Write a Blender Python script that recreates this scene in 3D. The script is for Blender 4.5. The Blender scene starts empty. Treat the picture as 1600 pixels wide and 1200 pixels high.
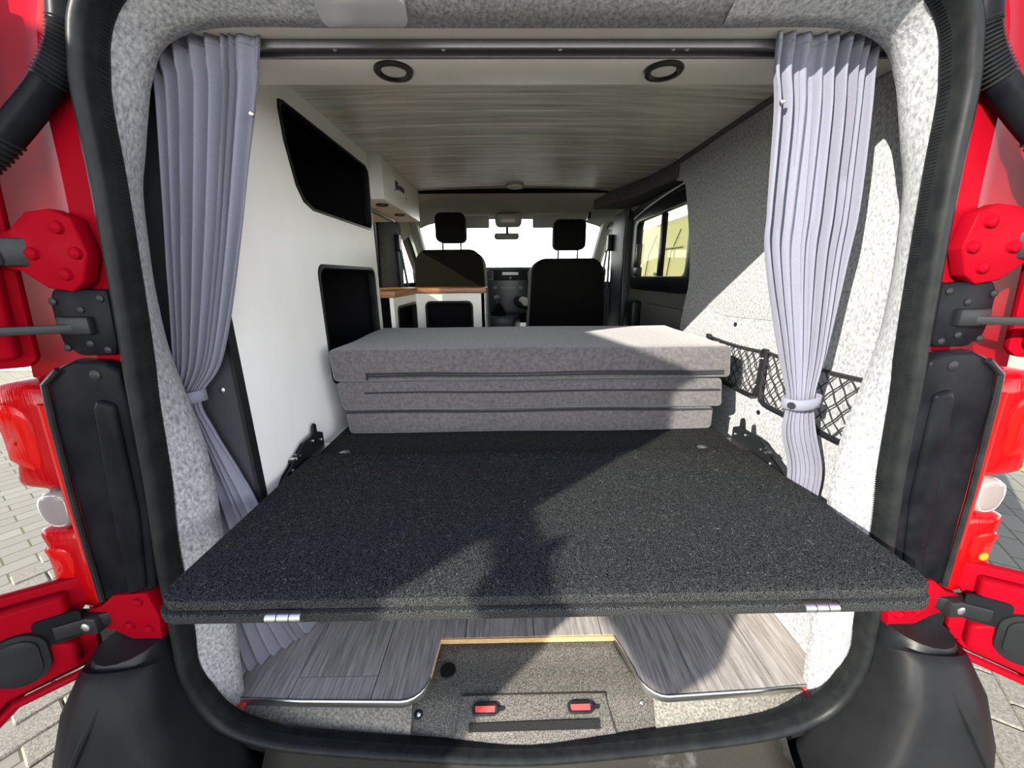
import bpy, bmesh, math, random
from mathutils import Vector, Matrix
from mathutils.geometry import tessellate_polygon
random.seed(7)
D = bpy.data; SC = bpy.context.scene; COL = SC.collection
H = 1.6            # eye height above the paving; geometry below is written relative to eye height and lifted at the end
XC = 0.038         # centre line of the van

# ---------------------------------------------------------------- camera
cam = D.cameras.new('camera'); co = D.objects.new('camera', cam); COL.objects.link(co)
cam.sensor_width = 36.0; cam.lens = 13.5; cam.clip_start = 0.02; cam.clip_end = 200
pitch = math.atan2(168, 600); yaw = math.atan2(8, 600/math.cos(pitch)); roll = math.radians(-0.45)
fw = Vector((math.sin(yaw)*math.cos(pitch), math.cos(yaw)*math.cos(pitch), -math.sin(pitch)))
rt = fw.cross(Vector((0, 0, 1))).normalized(); up = rt.cross(fw)
r2 = rt*math.cos(roll)+up*math.sin(roll); u2 = up*math.cos(roll)-rt*math.sin(roll)
co.matrix_world = Matrix(((r2.x, u2.x, -fw.x, 0), (r2.y, u2.y, -fw.y, 0), (r2.z, u2.z, -fw.z, H), (0, 0, 0, 1)))
SC.camera = co
# ---------------------------------------------------------------- sky, sun, exposure
wd = D.worlds.new('sky'); SC.world = wd; wd.use_nodes = True
nt = wd.node_tree; bg = nt.nodes['Background']
tc = nt.nodes.new('ShaderNodeTexCoord'); sp = nt.nodes.new('ShaderNodeSeparateXYZ'); cr = nt.nodes.new('ShaderNodeValToRGB')
nt.links.new(tc.outputs['Generated'], sp.inputs[0]); nt.links.new(sp.outputs['Z'], cr.inputs[0]); nt.links.new(cr.outputs[0], bg.inputs[0])
cr.color_ramp.elements[0].position = 0.0; cr.color_ramp.elements[0].color = (1.0, 0.98, 0.93, 1)
cr.color_ramp.elements[1].position = 0.75; cr.color_ramp.elements[1].color = (0.08, 0.10, 0.15, 1)
e_ = cr.color_ramp.elements.new(0.14); e_.color = (0.60, 0.62, 0.65, 1); e_ = cr.color_ramp.elements.new(0.32); e_.color = (0.20, 0.225, 0.27, 1)
bg.inputs[1].default_value = 9.8
sl = D.lights.new('sun', 'SUN'); so = D.objects.new('sun', sl); COL.objects.link(so)
sl.energy = 13.5; sl.angle = math.radians(0.3); sl.color = (1.0, 0.94, 0.84)
so.rotation_euler = Vector((1.07, 1.0, -0.62)).to_track_quat('-Z', 'Y').to_euler(); so.location = (-4, -4, 5)
vs = SC.view_settings; vs.view_transform = 'Standard'; vs.look = 'None'; vs.exposure = 0.0; vs.gamma = 1.0; vs.use_curve_mapping = False
SC.cycles.max_bounces = 10; SC.cycles.diffuse_bounces = 6; SC.cycles.glossy_bounces = 4; SC.cycles.transparent_max_bounces = 12
SC.cycles.caustics_reflective = False; SC.cycles.caustics_refractive = False

# ---------------------------------------------------------------- materials
def M(name, col, rough=.5, metal=0., spec=.5, coat=0., col2=None, vscale=20, stretch=(1, 1, 1), detail=4, contrast=(.35, .65),
      bump=0., bscale=200, bstretch=(1, 1, 1), bdist=.002, rnd=False, trans=0., sheen=0., coord='Object', rvar=0.):
    m = D.materials.new(name); m.use_nodes = True; n = m.node_tree.nodes; l = m.node_tree.links; p = n['Principled BSDF']
    p.inputs['Base Color'].default_value = (*col, 1); p.inputs['Roughness'].default_value = rough; p.inputs['Metallic'].default_value = metal
    p.inputs['Specular IOR Level'].default_value = spec; p.inputs['Coat Weight'].default_value = coat; p.inputs['Coat Roughness'].default_value = .06
    p.inputs['Transmission Weight'].default_value = trans
    if sheen: p.inputs['Sheen Weight'].default_value = sheen; p.inputs['Sheen Roughness'].default_value = .6
    t = n.new('ShaderNodeTexCoord'); src = t.outputs[coord]
    if rnd:
        oi = n.new('ShaderNodeObjectInfo'); a = n.new('ShaderNodeVectorMath'); a.operation = 'MULTIPLY_ADD'
        a.inputs[1].default_value = (37., 53., 29.); l.new(oi.outputs['Random'], a.inputs[0]); l.new(src, a.inputs[2]); src = a.outputs[0]
    def noise(sc, st, det):
        mp = n.new('ShaderNodeMapping'); mp.inputs['Scale'].default_value = st; l.new(src, mp.inputs[0])
        z = n.new('ShaderNodeTexNoise'); z.inputs['Scale'].default_value = sc; z.inputs['Detail'].default_value = det; z.inputs['Roughness'].default_value = .6
        l.new(mp.outputs[0], z.inputs[0]); return z
    if col2:
        z = noise(vscale, stretch, detail); r = n.new('ShaderNodeValToRGB')
        r.color_ramp.elements[0].position, r.color_ramp.elements[1].position = contrast
        r.color_ramp.elements[0].color = (*col, 1); r.color_ramp.elements[1].color = (*col2, 1)
        l.new(z.outputs['Fac'], r.inputs[0]); l.new(r.outputs[0], p.inputs['Base Color'])
        if rvar:
            mr = n.new('ShaderNodeMapRange'); mr.inputs['To Min'].default_value = rough-rvar; mr.inputs['To Max'].default_value = rough+rvar
            l.new(z.outputs['Fac'], mr.inputs[0]); l.new(mr.outputs[0], p.inputs['Roughness'])
    if bump:
        z = noise(bscale, bstretch, 3); b = n.new('ShaderNodeBump'); b.inputs['Strength'].default_value = bump; b.inputs['Distance'].default_value = bdist
        l.new(z.outputs['Fac'], b.inputs['Height']); l.new(b.outputs[0], p.inputs['Normal'])
    return m
def glassmat(name, tint, refl=.05):
    m = D.materials.new(name); m.use_nodes = True; n = m.node_tree.nodes; l = m.node_tree.links; n.clear()
    o = n.new('ShaderNodeOutputMaterial'); t = n.new('ShaderNodeBsdfTransparent'); g = n.new('ShaderNodeBsdfGlossy'); x = n.new('ShaderNodeMixShader')
    t.inputs[0].default_value = (*tint, 1); g.inputs['Roughness'].default_value = .02; x.inputs[0].default_value = refl
    l.new(t.outputs[0], x.inputs[1]); l.new(g.outputs[0], x.inputs[2]); l.new(x.outputs[0], o.inputs[0]); return m
def lampred(name, col, rough=.08):
    m = M(name, col, rough=rough, coat=.12, spec=.2, bump=.25, bscale=55, bstretch=(3, 1, .25), bdist=.003)
    n = m.node_tree.nodes; l = m.node_tree.links; p = n['Principled BSDF']
    tl = n.new('ShaderNodeBsdfTranslucent'); tl.inputs[0].default_value = (*col, 1); mx = n.new('ShaderNodeMixShader'); mx.inputs[0].default_value = .3
    l.new(p.outputs[0], mx.inputs[1]); l.new(tl.outputs[0], mx.inputs[2]); l.new(mx.outputs[0], n['Material Output'].inputs[0]); return m

carpet = M('grey_felt_carpet', (.135, .14, .147), 1., spec=.08, col2=(.40, .41, .42), vscale=190, stretch=(1, 1, .6), detail=5, contrast=(.31, .66), bump=.4, bscale=300, bdist=.002, sheen=.15)
carpet_dk = M('dark_felt_carpet', (.055, .055, .055), 1., spec=.1, col2=(.13, .13, .13), vscale=160, detail=4, bump=.5, bscale=260, bdist=.003)
blackfelt = M('black_felt', (.003, .004, .005), 1., spec=.0, col2=(.088, .088, .085), vscale=700, detail=2, contrast=(.40, .74), bump=.25, bscale=900, bdist=.001)
white = M('white_painted_board', (.88, .87, .845), .42, col2=(.85, .84, .81), vscale=9, stretch=(1, 1, .25), bump=.25, bscale=340, bdist=.001)
beamwhite = M('cream_painted_board', (.80, .77, .70), .5, col2=(.76, .72, .64), vscale=6, bump=.2, bscale=260, bdist=.001)
darklam = M('dark_grey_laminate', (.035, .037, .042), .5, spec=.15, bump=.1, bscale=300)
blackint = M('black_lining', (.006, .006, .007), .9, spec=.1)
blackplastic = M('black_plastic', (.009, .010, .011), .42, spec=.25, bump=.25, bscale=700, bdist=.0006)
glossblack = M('gloss_black_trim', (.004, .0045, .006), .34, spec=.05, col2=(.009, .0095, .011), vscale=14, rvar=.06)
rubber = M('black_rubber', (.008, .009, .0098), .42, spec=.13, col2=(.014, .0155, .0155), vscale=30, bump=.12, bscale=90)
red = M('red_car_paint', (.22, .002, .008), .25, coat=.0, spec=.012, col2=(.20, .002, .007), vscale=4)
silver = M('brushed_metal', (.62, .62, .61), .3, metal=1., bump=.1, bscale=300)
alu = M('anodised_rail', (.17, .17, .175), .5, metal=.6)
railgroove = M('rail_groove', (.09, .09, .095), .45, metal=.5)
ringblack = M('black_ring', (.006, .006, .006), .35)
lens_white = M('frosted_lens', (.72, .68, .60), .4)
fabric = M('grey_suede', (.060, .056, .060), .95, spec=.05, col2=(.118, .108, .107), vscale=95, detail=7, contrast=(.33, .69), bump=.35, bscale=60, bdist=.004, sheen=.3)
piping = M('cushion_piping', (.03, .029, .034), .9, spec=.15)
curtainm = M('lavender_grey_cloth', (.140, .142, .180), .85, spec=.12, col2=(.160, .162, .205), vscale=500, bump=.15, bscale=900, bdist=.0006, sheen=.15)
ceilm = M('grey_washed_wood_panel', (.50, .47, .40), .30, spec=1., col2=(.92, .89, .81), vscale=5.5, stretch=(.55, 9, 3), detail=7, contrast=(.32, .66), bump=.12, bscale=3.2, bstretch=(.3, 14, 1), bdist=.002, rnd=True)
floorm = M('grey_oak_laminate', (.19, .172, .158), .55, spec=.25, col2=(.43, .395, .365), vscale=20, stretch=(8, .45, 3), detail=8, contrast=(.33, .66), bump=.15, bscale=9, bstretch=(9, .7, 1), bdist=.002, rnd=True)
plywood = M('plywood_edge', (.55, .36, .16), .7, col2=(.42, .26, .10), vscale=40, stretch=(1, 1, 8))
oak = M('oak_worktop', (.38, .17, .055), .4, col2=(.22, .085, .025), vscale=12, stretch=(1, 8, 8))
beige = M('cab_headlining', (.62, .60, .52), .95, spec=.1)
beige_pl = M('cab_trim_plastic', (.36, .35, .31), .6)
seatm = M('black_seat_fabric', (.006, .006, .006), .9, spec=.08, bump=.2, bscale=400)
seatside = M('seat_side_cloth', (.15, .15, .135), .9)
dashm = M('dark_dash_plastic', (.008, .011, .014), .55, spec=.2)
dashpale = M('dash_panel', (.02, .027, .032), .4)  # lighter dash tone for the centre stack, slats and console
sillm = M('speckled_sill_plastic', (.045, .043, .038), .7, spec=.2, col2=(.16, .15, .13), vscale=330, detail=2, contrast=(.4, .65), bump=.4, bscale=420, bdist=.001)
dirtyfelt = M('dirty_felt', (.075, .07, .06), 1., spec=.05, col2=(.26, .245, .21), vscale=190, detail=5, contrast=(.31, .68), bump=.4, bscale=300, bdist=.002)
velcro = M('velcro', (.01, .01, .01), 1., bump=1., bscale=500, bdist=.004)
redplastic = M('red_plastic', (.6, .05, .045), .45)
bumperm = M('grained_bumper_plastic', (.007, .0075, .0085), .5, spec=.12, col2=(.011, .0115, .0125), vscale=6, bump=.2, bscale=900, bdist=.0005)
worn = M('worn_sill_plastic', (.022, .020, .015), .6, spec=.15, col2=(.07, .068, .062), vscale=6, detail=5, contrast=(.60, .66), bump=.3, bscale=120)
lens_red = lampred('red_lamp_lens', (.42, .003, .005)); lens_red2 = lampred('bright_red_lamp_lens', (.55, .006, .005)); lens_clear = lampred('clear_lamp_lens', (.26, .22, .21))
amber = lampred('amber_glint', (.95, .28, .02))  # orange of the painted sun glint in the right tail lamp
glass = glassmat('clear_glass', (.9, .93, .9)); tinted = glassmat('tinted_glass', (.68, .68, .52)); darkglass = glassmat('dark_glass', (.25, .28, .27))
lintm = M('pale_lint', (.30, .295, .28), .9)
netm = M('black_cord', (.01, .01, .01), .8)
paverm = M('concrete_paver', (.12, .112, .088), .95, col2=(.24, .225, .18), vscale=130, detail=4, bump=.8, bscale=160, bdist=.003, rnd=True)
vanwhite = M('cream_van_paint', (.30, .30, .21), .4, spec=.2)
siding = M('pale_siding', (.72, .71, .66), .7)
yellow = M('yellow_line_paint', (.8, .66, .02), .7)
blockerm = M('grey_blocker', (.45, .43, .4), .9)  # for the added, unseen shade caster behind the viewer
# paving beyond the single stones: brick pattern turned like the stones
gm = D.materials.new('paving_pattern'); gm.use_nodes = True; n_ = gm.node_tree.nodes; l_ = gm.node_tree.links
t_ = n_.new('ShaderNodeTexCoord'); mp_ = n_.new('ShaderNodeMapping'); mp_.inputs['Rotation'].default_value = (0, 0, -math.radians(57)); bt = n_.new('ShaderNodeTexBrick')
bt.inputs['Scale'].default_value = 1.; bt.inputs['Brick Width'].default_value = .244; bt.inputs['Row Height'].default_value = .122; bt.inputs['Mortar Size'].default_value = .005
bt.inputs['Color1'].default_value = (.20, .19, .155, 1); bt.inputs['Color2'].default_value = (.165, .155, .125, 1); bt.inputs['Mortar'].default_value = (.07, .075, .035, 1)
l_.new(t_.outputs['Object'], mp_.inputs[0]); l_.new(mp_.outputs[0], bt.inputs[0]); l_.new(bt.outputs[0], n_['Principled BSDF'].inputs['Base Color']); n_['Principled BSDF'].inputs['Roughness'].default_value = .95

# ---------------------------------------------------------------- mesh helpers
class MB:
    def __init__(s): s.v = []; s.f = []
    def add(s, vs_, fs):
        k = len(s.v); s.v += [Vector(a) for a in vs_]; s.f += [[i+k for i in f] for f in fs]; return s
    def box(s, x0, x1, y0, y1, z0, z1):
        return s.add([(x0, y0, z0), (x1, y0, z0), (x1, y1, z0), (x0, y1, z0), (x0, y0, z1), (x1, y0, z1), (x1, y1, z1), (x0, y1, z1)],
                     [(3, 2, 1, 0), (4, 5, 6, 7), (0, 1, 5, 4), (1, 2, 6, 5), (2, 3, 7, 6), (3, 0, 4, 7)])
    def obox(s, c, ax, ay, az, hx, hy, hz):
        c = Vector(c); ax, ay, az = Vector(ax).normalized(), Vector(ay).normalized(), Vector(az).normalized()
        vs_ = [c+ax*(hx*i)+ay*(hy*j)+az*(hz*k) for k in (-1, 1) for j in (-1, 1) for i in (-1, 1)]
        return s.add(vs_, [(0, 2, 3, 1), (4, 5, 7, 6), (0, 1, 5, 4), (1, 3, 7, 5), (3, 2, 6, 7), (2, 0, 4, 6)])
    def tube(s, path, r, n=8, closed=False, radii=None, caps=True):
        P = [Vector(p) for p in path]; N = len(P); k = len(s.v); prev = None
        for i, p in enumerate(P):
            a = P[i-1] if (i or closed) else p; b = P[(i+1) % N] if (i < N-1 or closed) else p
            t = (b-a).normalized()
            if prev is None:
                ref = Vector((0, 0, 1)) if abs(t.z) < .9 else Vector((1, 0, 0)); e1 = t.cross(ref).normalized()
            else: e1 = (prev-t*prev.dot(t)).normalized()
            prev = e1; e2 = t.cross(e1); rr = radii[i] if radii else r
            for j in range(n):
                w = 2*math.pi*j/n; s.v.append(p+(e1*math.cos(w)+e2*math.sin(w))*rr)
        M_ = N if closed else N-1
        for i in range(M_):
            for j in range(n):
                a = k+i*n+j; b = k+i*n+(j+1) % n; c = k+((i+1) % N)*n+(j+1) % n; d = k+((i+1) % N)*n+j; s.f.append([a, b, c, d])
        if caps and not closed: s.f.append([k+j for j in range(n)][::-1]); s.f.append([k+(N-1)*n+j for j in range(n)])
        return s
    def cyl(s, p0, p1, r, n=16, r2=None): return s.tube([p0, p1], r, n, radii=[r, r if r2 is None else r2])
    def lathe(s, c, ax, prof, n=32):
        c = Vector(c); ax = Vector(ax).normalized(); e1 = ax.cross(Vector((0, 0, 1)) if abs(ax.z) < .9 else Vector((1, 0, 0))).normalized(); e2 = ax.cross(e1)
        return s.loft([[c+ax*h+(e1*math.cos(6.283185*j/n)+e2*math.sin(6.283185*j/n))*r for j in range(n)] for r, h in prof], closed=True)
    def loft(s, rings, closed=True, cap=False):
        n = len(rings[0]); k = len(s.v)
        for r in rings: s.v += [Vector(a) for a in r]
        for i in range(len(rings)-1):
            for j in range(n if closed else n-1):
                s.f.append([k+i*n+j, k+i*n+(j+1) % n, k+(i+1)*n+(j+1) % n, k+(i+1)*n+j])
        if cap: s.f.append([k+j for j in range(n)][::-1]); s.f.append([k+(len(rings)-1)*n+j for j in range(n)])
        return s
    def plate(s, outer, holes, a, b, f):
        """flat plate with holes; f(u, v, w) maps to space, w runs from a to b"""
        loops = [outer]+list(holes); tri = tessellate_polygon([[Vector((p[0], p[1], 0)) for p in L] for L in loops])
        pts = [p for L in loops for p in L]; N = len(pts); k = len(s.v)
        s.v += [Vector(f(p[0], p[1], a)) for p in pts]+[Vector(f(p[0], p[1], b)) for p in pts]
        for t in tri: s.f.append([k+t[0], k+t[1], k+t[2]]); s.f.append([k+N+t[2], k+N+t[1], k+N+t[0]])
        o = 0
        for L in loops:
            for i in range(len(L)):
                p, q = o+i, o+(i+1) % len(L); s.f.append([k+p, k+q, k+N+q, k+N+p])
            o += len(L)
        return s
def rrect(u0, u1, v0, v1, r, n=5):
    out = []
    for cu, cv, a0 in ((u1-r, v1-r, 0), (u0+r, v1-r, 90), (u0+r, v0+r, 180), (u1-r, v0+r, 270)):
        for i in range(n+1):
            a = math.radians(a0+90*i/n); out.append((cu+r*math.cos(a), cv+r*math.sin(a)))
    return out
def spline(pts, k=6, closed=False):
    out = []; N = len(pts); P = [Vector(p) for p in pts]
    for i in range(N if closed else N-1):
        p0 = P[(i-1) % N] if (closed or i) else P[0]; p1 = P[i]; p2 = P[(i+1) % N]; p3 = P[(i+2) % N] if (closed or i < N-2) else P[-1]
        for j in range(k):
            t = j/k; out.append(.5*((2*p1)+(p2-p0)*t+(2*p0-5*p1+4*p2-p3)*t*t+(3*p1-p0-3*p2+p3)*t**3))
    if not closed: out.append(P[-1])
    return out
def tag(o, label=None, cat=None, group=None, kind=None):
    if label: o['label'] = label
    if cat: o['category'] = cat
    if group: o['group'] = group
    if kind: o['kind'] = kind
    return o
def thing(name, loc, label, cat, group=None, kind=None):
    o = D.objects.new(name, None); COL.objects.link(o); o.location = loc; o.empty_display_size = .05
    o['abs'] = list(loc); return tag(o, label, cat, group, kind)
def absloc(o):
    v = Vector((0, 0, 0))
    while o: v += Vector(o.location); o = o.parent
    return v
def build(name, mb, mat, parent=None, bevel=0., seg=2, smooth=True, angle=35, solid=0., origin=None):
    me = D.meshes.new(name); bm = bmesh.new()
    vv = [bm.verts.new(p) for p in mb.v]; bm.verts.ensure_lookup_table()
    for f in mb.f:
        try: bm.faces.new([vv[i] for i in f])
        except ValueError: pass
    bmesh.ops.recalc_face_normals(bm, faces=bm.faces)
    if bevel:
        bmesh.ops.remove_doubles(bm, verts=bm.verts, dist=1e-5)
        es = [e for e in bm.edges if len(e.link_faces) == 2 and e.calc_face_angle(0) > math.radians(30)]
        bmesh.ops.bevel(bm, geom=es, offset=bevel, segments=seg, profile=.5, affect='EDGES', clamp_overlap=True)
    if parent: base = absloc(parent)
    elif origin is not None: base = Vector(origin)
    else:
        xs = [v.co for v in bm.verts]; base = Vector(((min(p.x for p in xs)+max(p.x for p in xs))/2, (min(p.y for p in xs)+max(p.y for p in xs))/2, min(p.z for p in xs)))
    for v in bm.verts: v.co -= base
    bm.to_mesh(me); bm.free(); me.materials.append(mat)
    if smooth:
        for p in me.polygons: p.use_smooth = True
        me.set_sharp_from_angle(angle=math.radians(angle))
    o = D.objects.new(name, me); COL.objects.link(o)
    if parent: o.parent = parent
    else: o.location = base
    if solid:
        md = o.modifiers.new('thickness', 'SOLIDIFY'); md.thickness = solid; md.offset = 0
    return o
def dup(o, parent=None, delta=None):
    c = o.copy(); COL.objects.link(c); c.parent = parent
    if delta: c.location = Vector(o.location)+Vector(delta)
    for ch in [k for k in COL.objects if k.parent == o]: dup(ch, c)
    return c
YZ = lambda x: (lambda u, v, w: (w, u, v))        # plate in a plane across X: (u=Y, v=Z, w=X)
XZf = lambda u, v, w: (u, w, v)                   # u=X, v=Z, w=Y
XYf = lambda u, v, w: (u, v, w)
def screw(parent, p, n, r=.005, mat=None, name='screw'):
    p = Vector(p); n = Vector(n).normalized()
    return build(name, MB().tube([p-n*.001, p+n*.0015, p+n*.003], r, 10, radii=[r, r, r*.6]), mat or silver, parent)

# ================================================================ SETTING: paving
g = build('floor_paving', MB().add([(-30, -20, -1.612), (30, -20, -1.612), (30, 40, -1.612), (-30, 40, -1.612)], [(0, 1, 2, 3)]), gm, smooth=False, origin=(0, 0, -1.612)); tag(g, kind='structure')
g.name = 'ground'
pm = MB().box(-.119, .119, -.058, .058, -.05, 0)
proto = None; ca, sa = math.cos(math.radians(57)), math.sin(math.radians(57)); cnt = 0; cand = []
for j in range(-40, 60):
    for i in range(-30, 40):
        a = (i+(.5 if j % 2 else 0))*.244; b = j*.122; x, y = a*ca-b*sa, a*sa+b*ca
        if (-2.75 < x < -1.28 and .72 < y < 2.1 and -2.05*y+.2 < x < -.95*y) or (1.3 < x < 2.75 and .6 < y < 1.85 and .95*y < x < 1.95*y+.1): cand.append((x, y))
cand.sort(key=lambda p: p[0]**2+p[1]**2)
for x, y in cand[:290]:
    if proto is None:
        pv = build('paver', pm, paverm, None, bevel=.006, seg=1, origin=(0, 0, 0)); proto = pv
    else:
        pv = proto.copy(); COL.objects.link(pv)
    pv.parent = g; pv.location = (x, y, .012+random.uniform(-.003, .002)); pv.rotation_euler = (random.uniform(-.01, .01), random.uniform(-.01, .01), math.radians(57)+random.uniform(-.01, .01))
yl = build('trim_1', MB().box(3.55, 3.75, 2.2, 6, -1.61, -1.604), yellow); tag(yl, kind='structure'); yl.rotation_euler.z = .62; yl.location = (4.3, 3.1, -1.61)

# ================================================================ SETTING: the van shell
ROWS = [(.30, .392), (.50, .388), (.548, .362), (.578, .325), (.592, .28), (.60, .24), (.608, .13), (.626, -.05), (.642, -.19), (.66, -.37), (.68, -.52), (.693, -.67), (.704, -.78), (.696, -.86), (.665, -.93), (.60, -.975), (.50, -1.005), (.25, -1.04)]
path2 = [(XC, .392)]+[(XC+h, z) for h, z in ROWS]+[(XC, -1.06)]+[(XC-h, z) for h, z in reversed(ROWS)]
ring = [(p.x, p.y) for p in spline([(a, b, 0) for a, b in path2], 5, closed=True)]
def offset(ringpts, d):
    N = len(ringpts); out = []
    for i in range(N):
        a = Vector(ringpts[i-1]); b = Vector(ringpts[(i+1) % N]); t = (b-a).normalized(); nrm = Vector((-t.y, t.x))   # outward for this winding
        p = Vector(ringpts[i]); out.append((p.x+nrm.x*d, p.y+nrm.y*d))
    return out
R = lambda d, y: [(x, y, z) for x, z in offset(ring, d)]
# rubber seal around the opening: bulb + ribbed grip lip
seal = thing('trim_2', (XC, .6, -1.06), 'black rubber bulb seal around the rear opening', 'seal', kind='structure')
prof = [(.003, .652), (.0, .645), (.0, .632), (.002, .625), (.001, .617), (.005, .609), (.012, .606), (.019, .609), (.0225, .616), (.0215, .624), (.018, .629), (.026, .635), (.03, .645)]
sm = MB(); rings = [R(d, y) for d, y in prof]; sm.loft(rings, closed=True); build('seal_bulb', sm, rubber, seal, angle=60)
lip = MB(); offs = offset(ring, -.0015); N = len(ring)
for i in range(0, N):
    p0, p1 = Vector(ring[i]), Vector(ring[(i+1) % N]); t = (p1-p0).normalized(); nr = Vector((-t.y, t.x)); m_ = max(1, int((p1-p0).length/.0042))
    for k in range(m_):
        a2 = p0.lerp(p1, (k+.5)/m_)
        lip.obox((a2.x+nr.x*.002, .638, a2.y+nr.y*.002), (t.x, 0, t.y), (0, 1, 0), (nr.x, 0, nr.y), .001, .007, .003)
lb = build('ribbed_lip', lip, rubber, seal); lb['kind'] = 'stuff'
# carpeted reveal of the opening (pillars and header)
def pt_in(h, z): return (h, z)
IN2 = [(.30, .366), (.47, .366), (.55, .345), (.585, .30), (.605, .25), (.622, .20), (.642, .14), (.655, .05), (.662, -.02), (.664, -.12), (.652, -.22), (.640, -.31), (.640, -.42), (.650, -.55), (.668, -.75), (.69, -.97)]
OUT1 = [(.30, .396), (.50, .392), (.552, .366), (.584, .329), (.598, .283), (.605, .24), (.611, .18), (.618, .06), (.626, -.03), (.637, -.12), (.646, -.22), (.656, -.31), (.667, -.42), (.686, -.56), (.704, -.76), (.70, -.985)]
def reveal(side, name, label):
    mb = MB(); A = spline([(h, z, 0) for h, z in OUT1], 4); B = spline([(h, z, 0) for h, z in IN2], 4); f = lambda p, y, d=0: (XC+side*(p.x+d), y, p.y)
    mid = [a.lerp(b, .5)-Vector((.006, .004, 0)) for a, b in zip(A, B)]
    mb.loft([[f(p, .641) for p in A], [f(p, .665) for p in [a.lerp(b, .3)-Vector((.004, .003, 0)) for a, b in zip(A, B)]], [f(p, .69) for p in [a.lerp(b, .7)-Vector((.005, .004, 0)) for a, b in zip(A, B)]], [f(p, .713) for p in B], [f(p+Vector((.012, .008, 0)), .722) for p in B], [f(p+Vector((.15, .06, 0)), .73) for p in B]], closed=False)
    o = build(name, mb, carpet, None, angle=70); return tag(o, label, 'pillar lining', kind='structure')
reveal(-1, 'trim_3', 'grey felt lining of the left rear pillar'); reveal(1, 'trim_4', 'grey felt lining of the right rear pillar')
mb = MB(); hx = [XC-.31+.62*i/12 for i in range(13)]
mb.loft([[(x, .641, .396) for x in hx], [(x, .67, .384) for x in hx], [(x, .713, .366) for x in hx], [(x, .722, .374) for x in hx], [(x, .73, .43) for x in hx]], closed=False)
hd = build('trim_5', mb, carpet, None, angle=70); tag(hd, 'grey felt header lining above the rear opening', 'header', kind='structure')
lt = build('trim_6', MB().plate(rrect(-.265, -.14, .655, .69, .012), [], 0, .012, lambda u, v, w: (u+.002, v, .377+w-(v-.64)*.45+.0)), M('clear_plastic', (.25, .25, .25), .15, coat=.5), None, bevel=.003); tag(lt, 'clear plastic interior lamp cover in the header', 'lamp cover', kind='structure')

# outer red body around the opening
body = thing('wall_back', (XC, .65, -1.6), 'red bodywork around the rear opening', 'van body', kind='structure')
mb = MB(); prof = [(.026, .648), (.03, .641), (.085, .638), (.125, .658), (.15, .662), (.18, .674), (.25, .682), (.258, .70), (.26, .78)]
full = [R(d, y) for d, y in prof]
low = [i for i in range(len(ring)) if ring[i][1] < -.71]; i0, i1 = min(low), max(low)
mb.loft([[r[i % len(ring)] for i in range(i1, len(ring)+i0+1)] for r in full], closed=False); build('rear_frame', mb, red, body, angle=22)
build('lower_frame', MB().loft([[r[i] for i in range(i0, i1+1)] for r in full], closed=False), blackplastic, body, angle=22)
for s in (-1, 1):
    nm = 'side_panel'; mb = MB(); st = [(.53, .80), (.47, .86), (.30, .875), (.10, .885), (-.15, .915), (-.6, .945), (-1.0, .95), (-1.25, .93)]
    mb.loft([[(XC+s*h, .80, z) for z, h in st], [(XC+s*(h+.02), 1.2, z) for z, h in st], [(XC+s*(h+.02), 1.55, z) for z, h in st]], closed=False)
    build(nm, mb, red, body)
# roof skin
build('roof_skin', MB().box(XC-.80, XC+.80, .76, 3.2, .50, .53), red, body, bevel=.01)
build('roof_edge', MB().box(XC-.62, XC+.62, .60, .72, .41, .53), red, body, bevel=.015)
build('underbody', MB().box(XC-.9, XC+.9, .80, 4.2, -1.25, -1.0), blackplastic, body)

# floor: planks with a notch at the tailgate latch
def clipx(poly, x0, x1):
    def cl(P, f, g_):
        out = []
        for i in range(len(P)):
            a, b = P[i], P[(i+1) % len(P)]; fa, fb = f(a), f(b)
            if fa >= 0: out.append(a)
            if fa*fb < 0: t = fa/(fa-fb); out.append((a[0]+(b[0]-a[0])*t, a[1]+(b[1]-a[1])*t))
        return out
    P = cl(poly, lambda p: p[0]-x0, None); P = cl(P, lambda p: x1-p[0], None) if P else P; return P
def clipy(poly, y0, y1): return [(b, a) for a, b in clipx([(b, a) for a, b in poly], y0, y1)]
arcL = [(-.262+.06*math.sin(math.radians(t)), .744-.06*math.cos(math.radians(t))) for t in range(0, 91, 15)]
arcR = [(.378-.06*math.cos(math.radians(t)), .748-.065*math.sin(math.radians(t))) for t in range(0, 91, 15)]
front = [(-.735, .703), (-.50, .690)]+arcL+[(-.193, .843), (.290, .845)]+arcR+[(.60, .692), (.80, .706)]
outl = front+[(.80, 2.35), (-.84, 2.35), (-.84, .76)]
fl = thing('floor', (XC, 1.5, -.985), 'grey oak laminate floor of the van', 'floor', kind='structure')
build('subfloor', MB().plate(outl, [], -.99, -.978, XYf), plywood, fl)
xs = [-.84, -.73, -.535, -.335, -.125, .067, .258, .455, .652, .80]
for i in range(len(xs)-1):
    ends = [.6, .742, 1.6, 2.4] if i == 2 else ([.6, 1.35+.4*(i % 2), 2.4])
    for j in range(len(ends)-1):
        P = clipy(clipx(outl, xs[i]+.0012, xs[i+1]-.0012), ends[j]+.0012, ends[j+1]-.0012)
        if len(P) > 2: build('plank', MB().plate(P, [], -.978, -.970+random.uniform(-.0004, .0004), XYf), floorm, fl, angle=20)
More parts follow.
